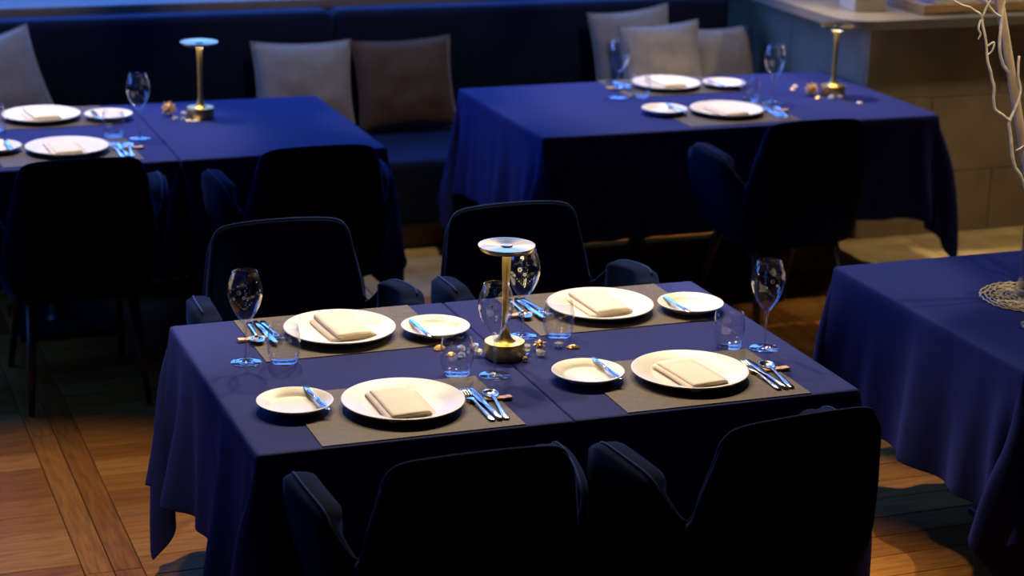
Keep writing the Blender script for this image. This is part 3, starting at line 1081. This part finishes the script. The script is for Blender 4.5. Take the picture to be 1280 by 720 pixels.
# local frame of a setting: x to the diner's right, y away from the diner, origin at the table edge below the plate centre
def setting(ox, oy, rz, where, k):
    rnd = random.Random(50 + k)
    c, s = math.cos(rz), math.sin(rz)
    def at(x, y, z):
        return (ox + x * c - y * s, oy + x * s + y * c, TH + z)
    def j(a):
        return rnd.uniform(-a, a)
    ZC = 0.0016     # top of cloth
    ZM = ZC + 0.002
    put(ME['mat'], 'placemat', at(0.0, 0.197, ZC), rz + j(0.008), 'taupe woven placemat ' + where, 'placemat', 'woven placemats')
    put(ME['plate'], 'dinner_plate', at(0.006, 0.212, ZM), rz, 'large white dinner plate ' + where, 'plate', 'dinner plates')
    put(ME['napkin%d' % (k % 3)], 'napkin', at(0.0 + j(0.008), 0.190 + j(0.006), ZM + 0.0085), rz + 0.06 + j(0.06), 'folded cream napkin on dinner plate ' + where, 'napkin', 'folded napkins')
    put(ME['bplate'], 'bread_plate', at(-0.254 + j(0.004), 0.278, ZC + 0.0022), rz, 'small white bread plate ' + where, 'plate', 'bread plates')
    # butter knife bridging rim to rim of the bread plate
    put(ME['bknife'], 'butter_knife', at(-0.205, 0.372, ZC + 0.0195), 0, 'steel butter knife on bread plate ' + where, 'knife', 'butter knives', rot=(0, 0, rz + PI + 0.03 + j(0.04)))
    put(ME['rest'], 'cutlery_rest', at(0.230, 0.196, ZM), rz + j(0.02), 'copper brown cutlery rest ' + where, 'cutlery rest', 'cutlery rests')
    tilt = 0.030
    for nm, cat, x0, an in (('fork', 'fork', 0.186, 0.035), ('knife', 'knife', 0.206, 0.015), ('spoon', 'spoon', 0.222, -0.10)):
        full = {'fork': 'dinner_fork', 'knife': 'table_knife', 'spoon': 'table_spoon'}[nm]
        y0 = 0.048
        rot = (Matrix.Rotation(rz + an + j(0.015), 4, 'Z') @ Matrix.Rotation(tilt, 4, 'X')).to_euler()
        o = put(ME[nm], full, at(x0, y0, ZM + 0.0005), 0, 'steel %s on cutlery rest %s' % ({'fork': 'dinner fork', 'knife': 'table knife', 'spoon': 'table spoon'}[nm], where), cat, {'fork': 'dinner forks', 'knife': 'table knives', 'spoon': 'table spoons'}[nm], rot=rot)
    g = empty('tulip_glass', at(0.307, 0.372, ZC), 0)
    g.rotation_euler = (0, 0, -1.85 + rnd.uniform(-0.5, 0.5))
    tag(g, 'flower-painted tulip wine glass ' + where, 'wine glass', 'tulip glasses')
    for nm, part in (('bowl', 'bowl'), ('stem', 'stem'), ('foot', 'foot')):
        o = bpy.data.objects.new(part, ME[nm])
        C.objects.link(o)
        o.parent = g
        if nm == 'bowl':
            for nm2, part2 in (('flower', 'painted_flower'), ('sprig', 'painted_sprig')):
                q = bpy.data.objects.new(part2, ME[nm2])
                C.objects.link(q)
                q.parent = o
    put(ME['tumbler'], 'water_tumbler', at(0.213, 0.405, ZC), 0, 'clear stemless water tumbler ' + where, 'glass', 'water tumblers')

setting(0.417, 0.0, 0.0, 'at middle seat facing banquette, away from branch vase', 0)
setting(1.205, 0.0, 0.0, 'at middle seat facing banquette, nearer branch vase', 1)
setting(0.437, 1.032, PI, 'at middle seat backing banquette, away from branch vase', 2)
setting(1.217, 1.032, PI, 'at middle seat backing banquette, nearer branch vase', 3)
setting(0.047, 3.02, 0.0, 'at chair side of table with empty half', 4)
setting(0.047, 4.045, PI, 'at cushion side of table with empty half', 5)
setting(2.800, 3.03, 0.0, 'at chair side of long table beside stone counter', 6)
setting(2.800, 4.045, PI, 'at cushion side of long table beside stone counter', 7)

# ------------------------------------------------------------------ brass table lamps
def make_lamp():
    root = empty('table_lamp')
    bm = bmesh.new()
    lathe(bm, [(0, 0.0), (0.048, 0.0), (0.048, 0.007), (0.0535, 0.0075), (0.0545, 0.009), (0.0545, 0.044), (0.0535, 0.0455), (0.030, 0.0458), (0.0, 0.0458)], 64)
    obj('base', bm, MT['brass'], root, True).data.set_sharp_from_angle(angle=0.7)
    bm = bmesh.new()
    lathe(bm, [(0.030, 0.0455), (0.024, 0.049), (0.0175, 0.058), (0.0125, 0.072), (0.0095, 0.090), (0.0088, 0.13), (0.0092, 0.20), (0.0112, 0.255), (0.0125, 0.296)], 40)
    obj('stem', bm, MT['brass'], root, True)
    bm = bmesh.new()
    lathe(bm, [(0.0, 0.2975), (0.050, 0.2975), (0.054, 0.2965), (0.069, 0.299), (0.0755, 0.308), (0.0768, 0.3105), (0.0762, 0.3125), (0.073, 0.3128), (0.060, 0.3112), (0.016, 0.3102), (0.0148, 0.3128), (0.0, 0.3128)], 72)
    sh = obj('shade_disc', bm, MT['brassdisc'], root, True)
    sh.data.set_sharp_from_angle(angle=0.6)
    bm = bmesh.new()
    lathe(bm, [(0.0125, 0.2970), (0.0125, 0.2950), (0.048, 0.2950), (0.048, 0.2970)], 48)
    obj('diffuser', bm, MT['diff'], sh, True)
    return root
lp0 = make_lamp()
LP = [(0.802, 0.511, 'lit brass table lamp standing on the seam of the middle tables'),
      (0.66, 3.70, 'brass table lamp with bluish disc top on the empty table half'),
      (3.448, 3.485, 'brass table lamp on the long table beside the stone counter')]
for i, (x, y, lab) in enumerate(LP):
    l = lp0 if i == 0 else copy_tree(lp0)
    l.location = (x, y, TH + 0.0016)
    tag(l, lab, 'lamp', 'brass table lamps')

# ------------------------------------------------------------------ small table decorations
def crystal_mesh(seed, s):
    rnd = random.Random(seed)
    bm = bmesh.new()
    bmesh.ops.create_icosphere(bm, subdivisions=1, radius=s)
    for v in bm.verts:
        v.co *= rnd.uniform(0.7, 1.15)
        v.co.z *= 0.7
    zmin = min(v.co.z for v in bm.verts)
    for v in bm.verts:
        v.co.z -= zmin
    return mesh_of(bm, MT['crystal'], 'crystal', False)
def shell_mesh(seed, s, m):
    bm = bmesh.new()
    n, r = 28, 8
    c = None
    rows = []
    for j in range(1, r + 1):
        f_ = j / r
        row = []
        for k in range(n):
            a = 2 * PI * k / n
            rr = s * f_ * (1 + 0.10 * math.cos(k * PI) * f_)
            row.append(bm.verts.new((rr * math.cos(a) * 1.25, rr * math.sin(a) * 0.85, s * 0.62 * (1 - f_ ** 2) + 0.001)))
        rows.append(row)
    c = bm.verts.new((0, 0, s * 0.63))
    for k in range(n):
        bm.faces.new((c, rows[0][k], rows[0][(k + 1) % n]))
    for a, b in zip(rows, rows[1:]):
        for k in range(n):
            bm.faces.new((a[k], a[(k + 1) % n], b[(k + 1) % n], b[k]))
    bm.faces.new(list(reversed(rows[-1])))
    return mesh_of(bm, m, 'seashell')
def cone_flower(name, s, m, n=26):
    """a dried dried flower: round core covered with curled scales"""
    bm = bmesh.new()
    bmesh.ops.create_icosphere(bm, subdivisions=2, radius=s * 0.62, matrix=Matrix.Translation((0, 0, s * 0.62)))
    for k in range(n):
        z = 1 - 1.7 * (k + 0.5) / n
        r = math.sqrt(max(0, 1 - z * z))
        a = k * 2.39996
        d = Vector((r * math.cos(a), r * math.sin(a), z))
        t = d.cross(Vector((0.3, 0.2, 1))).normalized()
        u = d.cross(t)
        c = Vector((0, 0, s * 0.62)) + d * s * 0.5
        p = [bm.verts.new(c + t * s * 0.20), bm.verts.new(c + u * s * 0.12), bm.verts.new(c - t * s * 0.20), bm.verts.new(c - u * s * 0.12), bm.verts.new(c + d * s * 0.50 + u * s * 0.16)]
        for q in range(4):
            bm.faces.new((p[q], p[(q + 1) % 4], p[4]))
    zmin = min(v.co.z for v in bm.verts)
    for v in bm.verts:
        v.co.z -= zmin
    return mesh_of(bm, m, name, False)
ZT = TH + 0.0016
def deco(me, name, x, y, rz, label, cat, group):
    return put(me, name, (x, y, ZT), rz, label, cat, group)
deco(crystal_mesh(1, 0.016), 'crystal', 0.878, 0.548, 0.3, 'clear crystal chunk touching the gilded flower beside the middle lamp', 'crystal', 'clear crystals')
deco(crystal_mesh(2, 0.014), 'crystal', 0.862, 0.505, 1.1, 'small clear crystal between brown seed pod and larger crystal by middle lamp', 'crystal', 'clear crystals')
deco(crystal_mesh(3, 0.017), 'crystal', 0.897, 0.488, 2.0, 'jagged clear crystal in front of the gilded flower by middle lamp', 'crystal', 'clear crystals')
deco(crystal_mesh(4, 0.015), 'crystal', 0.972, 0.545, 0.7, 'lone clear crystal between gilded flower and gilded shell on middle table', 'crystal', 'clear crystals')
deco(cone_flower('gilded_flower', 0.020, MT['gold'], 18), 'gilded_flower', 0.915, 0.540, 0.2, 'small gilded flower ornament among crystals beside the middle lamp', 'ornament', 'table ornaments')
deco(shell_mesh(5, 0.015, MT['gold']), 'seashell', 1.008, 0.527, -0.3, 'gilded oval seashell beside the lone crystal, nearer the branch vase', 'seashell', 'gilded shells')
deco(cone_flower('seed_pod', 0.0115, MT['seed'], 10), 'seed_pod', 0.842, 0.458, 0.2, 'tiny brown seed pod at the foot of the middle lamp', 'seed pod', 'table ornaments')
deco(shell_mesh(6, 0.014, MT['gold']), 'seashell', 0.668, 0.563, 0.5, 'gilded seashell behind a water tumbler on the middle table', 'seashell', 'gilded shells')
deco(shell_mesh(7, 0.018, MT['seed']), 'dried_leaf', 0.655, 0.622, 0.9, 'brown dried leaf lying behind the gilded shell near a bread plate', 'dried leaf', 'table ornaments')
for (x, y, s, lab) in ((0.705, 0.578, 0.015, 'clear crystal behind the tumbler, beside the gilded shell'), (0.742, 0.590, 0.016, 'clear crystal between the tumbler and the lamp base, rear one'), (0.738, 0.535, 0.015, 'clear crystal between the tumbler and the lamp base, front one'), (0.688, 0.535, 0.013, 'small clear crystal in front of the gilded shell by the tumbler')):
    deco(crystal_mesh(int(x * 1000), s), 'crystal', x, y, x * 9, lab, 'crystal', 'clear crystals')
# cushion-side table
deco(cone_flower('dried_flower', 0.037, MT['seed']), 'dried_flower', 0.545, 3.775, 0.4, 'round spiky brown dried flower on the empty table half by lamp', 'dried flower', 'table ornaments')
deco(crystal_mesh(21, 0.017), 'crystal', 0.605, 3.76, 0.2, 'clear crystal between dried flower and lamp on the empty table half', 'crystal', 'clear crystals')
deco(crystal_mesh(22, 0.015), 'crystal', 0.548, 3.665, 0.9, 'clear crystal in front of the dried flower on the empty table half', 'crystal', 'clear crystals')
deco(crystal_mesh(23, 0.014), 'crystal', 0.580, 3.655, 1.9, 'clear crystal beside the pearl beads on the empty table half', 'crystal', 'clear crystals')
for (x, y, s, lab) in ((0.602, 3.645, 0.013, 'small pearly shell next to a crystal on the empty table half'), (0.628, 3.638, 0.015, 'larger pearly shell at the lamp foot on the empty table half')):
    deco(shell_mesh(int(x * 999), s, MT['pearl']), 'seashell', x, y, x * 5, lab, 'seashell', 'pearly shells')
# counter-side table
deco(cone_flower('dried_flower', 0.037, MT['seed']), 'dried_flower', 3.350, 3.500, 1.4, 'round spiky brown dried flower by the lamp on the long table', 'dried flower', 'table ornaments')
deco(shell_mesh(31, 0.016, MT['gold']), 'seashell', 3.352, 3.440, 0.4, 'gilded seashell beside the dried flower on the long table', 'seashell', 'gilded shells')
deco(shell_mesh(32, 0.014, MT['gold']), 'seashell', 3.330, 3.640, 1.4, 'gilded seashell behind the dried flower, beside a pearly shell, on long table', 'seashell', 'gilded shells')
deco(shell_mesh(33, 0.014, MT['pearl']), 'seashell', 3.375, 3.700, 0.9, 'pearly seashell furthest behind the dried flower on the long table', 'seashell', 'pearly shells')
deco(crystal_mesh(34, 0.018), 'crystal', 3.392, 3.395, 0.2, 'clear crystal in front of the lamp base on the long table', 'crystal', 'clear crystals')
deco(crystal_mesh(35, 0.015), 'crystal', 3.437, 3.400, 1.0, 'smaller clear crystal in front of the lamp base on the long table', 'crystal', 'clear crystals')
deco(shell_mesh(36, 0.013, MT['pearl']), 'seashell', 3.475, 3.294, 0.1, 'lone pearly shell near the counter end of the long table', 'seashell', 'pearly shells')
# cushion-side: gilded bits by far cutlery of the long table are the rests themselves

# ------------------------------------------------------------------ branch vase on the right-hand table
VX, VY = 2.515, 0.57
mt = empty('round_mat', (VX, VY, ZT))
tag(mt, 'round openwork gold placemat under the glass branch vase', 'placemat')
bm = bmesh.new()
rnd = random.Random(9)
for k in range(9):
    r = 0.028 + 0.0162 * k
    n = 20 + k * 9
    pts = [(r * math.cos(2 * PI * i / n) + rnd.uniform(-0.004, 0.004), r * math.sin(2 * PI * i / n) + rnd.uniform(-0.004, 0.004), 0.003 + 0.0015 * math.sin(i * 2.1 + k)) for i in range(n)]
    tube(bm, pts + pts[:1], 0.0027, 5)
for k in range(110):
    a = rnd.uniform(0, 2 * PI)
    r0 = rnd.uniform(0.0, 0.12)
    b = a + rnd.uniform(-0.4, 0.4)
    r1 = r0 + rnd.uniform(0.02, 0.045)
    tube(bm, [(r0 * math.cos(a), r0 * math.sin(a), 0.004), ((r0 + r1) / 2 * math.cos((a + b) / 2), (r0 + r1) / 2 * math.sin((a + b) / 2), 0.006), (min(r1, 0.16) * math.cos(b), min(r1, 0.16) * math.sin(b), 0.004)], 0.0023, 5)
wv = obj('woven_rings', bm, MT['raffia'], mt, True)
wv['kind'] = 'stuff'
vz = empty('glass_vase', (VX, VY, ZT + 0.0085))
tag(vz, 'tall clear cylindrical glass vase holding bare branches', 'vase')
bm = bmesh.new()
lathe(bm, [(0, 0), (0.047, 0), (0.049, 0.003), (0.0475, 0.2), (0.0465, 0.36), (0.0455, 0.362), (0.0445, 0.36), (0.0445, 0.03), (0.042, 0.022), (0, 0.02)], 48)
obj('vase_wall', bm, MT['vase'], vz, True)
bm = bmesh.new()
lathe(bm, [(0, 0.0225), (0.040, 0.0245), (0.0425, 0.03), (0.0425, 0.20), (0.0, 0.20)], 40)
obj('water', bm, glass_mat('vase_water', (0.93, 0.94, 0.96), 1.33), vz, True)

br = empty('bare_branch', (VX, VY, ZT + 0.04))
tag(br, 'pale bare branch with crooked bleached twigs standing in the glass vase', 'branch')
def bpt(P):
    return [Vector((x - VX, y - VY, z - (ZT + 0.04))) for x, y, z in P]
bm = bmesh.new()
P = catmull(bpt([(2.522, 0.575, 0.80), (2.505, 0.572, 0.95), (2.470, 0.566, 1.08), (2.418, 0.56, 1.235), (2.355, 0.55, 1.426), (2.28, 0.54, 1.66), (2.21, 0.53, 1.86), (2.16, 0.52, 2.05)]), 5)
tube(bm, P, [0.0165 - 0.006 * i / len(P) for i in range(len(P))], 10)
obj('main_stem', bm, MT['bark'], br, True)
def twig(P, r, parent=br):
    bm = bmesh.new()
    Q = catmull(bpt(P), 4)
    Q = [q + Vector((noise.noise(q * 30), noise.noise(q * 30 + Vector((5, 0, 0))), noise.noise(q * 30 + Vector((0, 9, 0))))) * 0.004 for q in Q]
    tube(bm, Q, [r * (1 - 0.45 * i / len(Q)) for i in range(len(Q))], 7)
    return obj('twig', bm, MT['twig'], parent, True)
twig([(2.505, 0.56, 0.86), (2.47, 0.545, 1.00), (2.41, 0.53, 1.13), (2.365, 0.52, 1.19), (2.345, 0.515, 1.27), (2.335, 0.515, 1.315), (2.350, 0.515, 1.355), (2.365, 0.52, 1.40), (2.352, 0.52, 1.45), (2.350, 0.52, 1.50)], 0.0062)
twig([(2.338, 0.515, 1.318), (2.31, 0.51, 1.33), (2.275, 0.505, 1.355), (2.262, 0.50, 1.40), (2.255, 0.50, 1.44), (2.232, 0.50, 1.50), (2.225, 0.50, 1.54), (2.212, 0.50, 1.58), (2.198, 0.50, 1.625), (2.17, 0.50, 1.645), (2.12, 0.50, 1.665), (2.05, 0.50, 1.70), (1.98, 0.50, 1.76)], 0.0048)
twig([(2.352, 0.55, 1.435), (2.315, 0.54, 1.475), (2.288, 0.53, 1.525), (2.285, 0.53, 1.59), (2.29, 0.53, 1.66), (2.305, 0.53, 1.75), (2.30, 0.53, 1.86)], 0.0052)
twig([(2.287, 0.53, 1.615), (2.25, 0.525, 1.635), (2.215, 0.52, 1.668), (2.19, 0.515, 1.70)], 0.0036)
twig([(2.200, 0.50, 1.622), (2.210, 0.495, 1.650), (2.222, 0.495, 1.675), (2.235, 0.49, 1.72)], 0.0036)
twig([(2.226, 0.50, 1.535), (2.245, 0.497, 1.548), (2.243, 0.497, 1.525), (2.228, 0.498, 1.512)], 0.0034)
twig([(2.198, 0.50, 1.615), (2.192, 0.498, 1.59), (2.200, 0.497, 1.575), (2.193, 0.497, 1.56)], 0.0034)
twig([(2.372, 0.52, 1.225), (2.40, 0.53, 1.232), (2.418, 0.55, 1.24)], 0.0022)
deco(crystal_mesh(41, 0.017), 'crystal', 2.325, 0.330, 0.4, 'clear crystal on the branch vase table beside the round gold mat', 'crystal', 'clear crystals')
deco(crystal_mesh(42, 0.015), 'crystal', 2.375, 0.325, 1.4, 'small clear crystal on the branch vase table, further along the round mat', 'crystal', 'clear crystals')
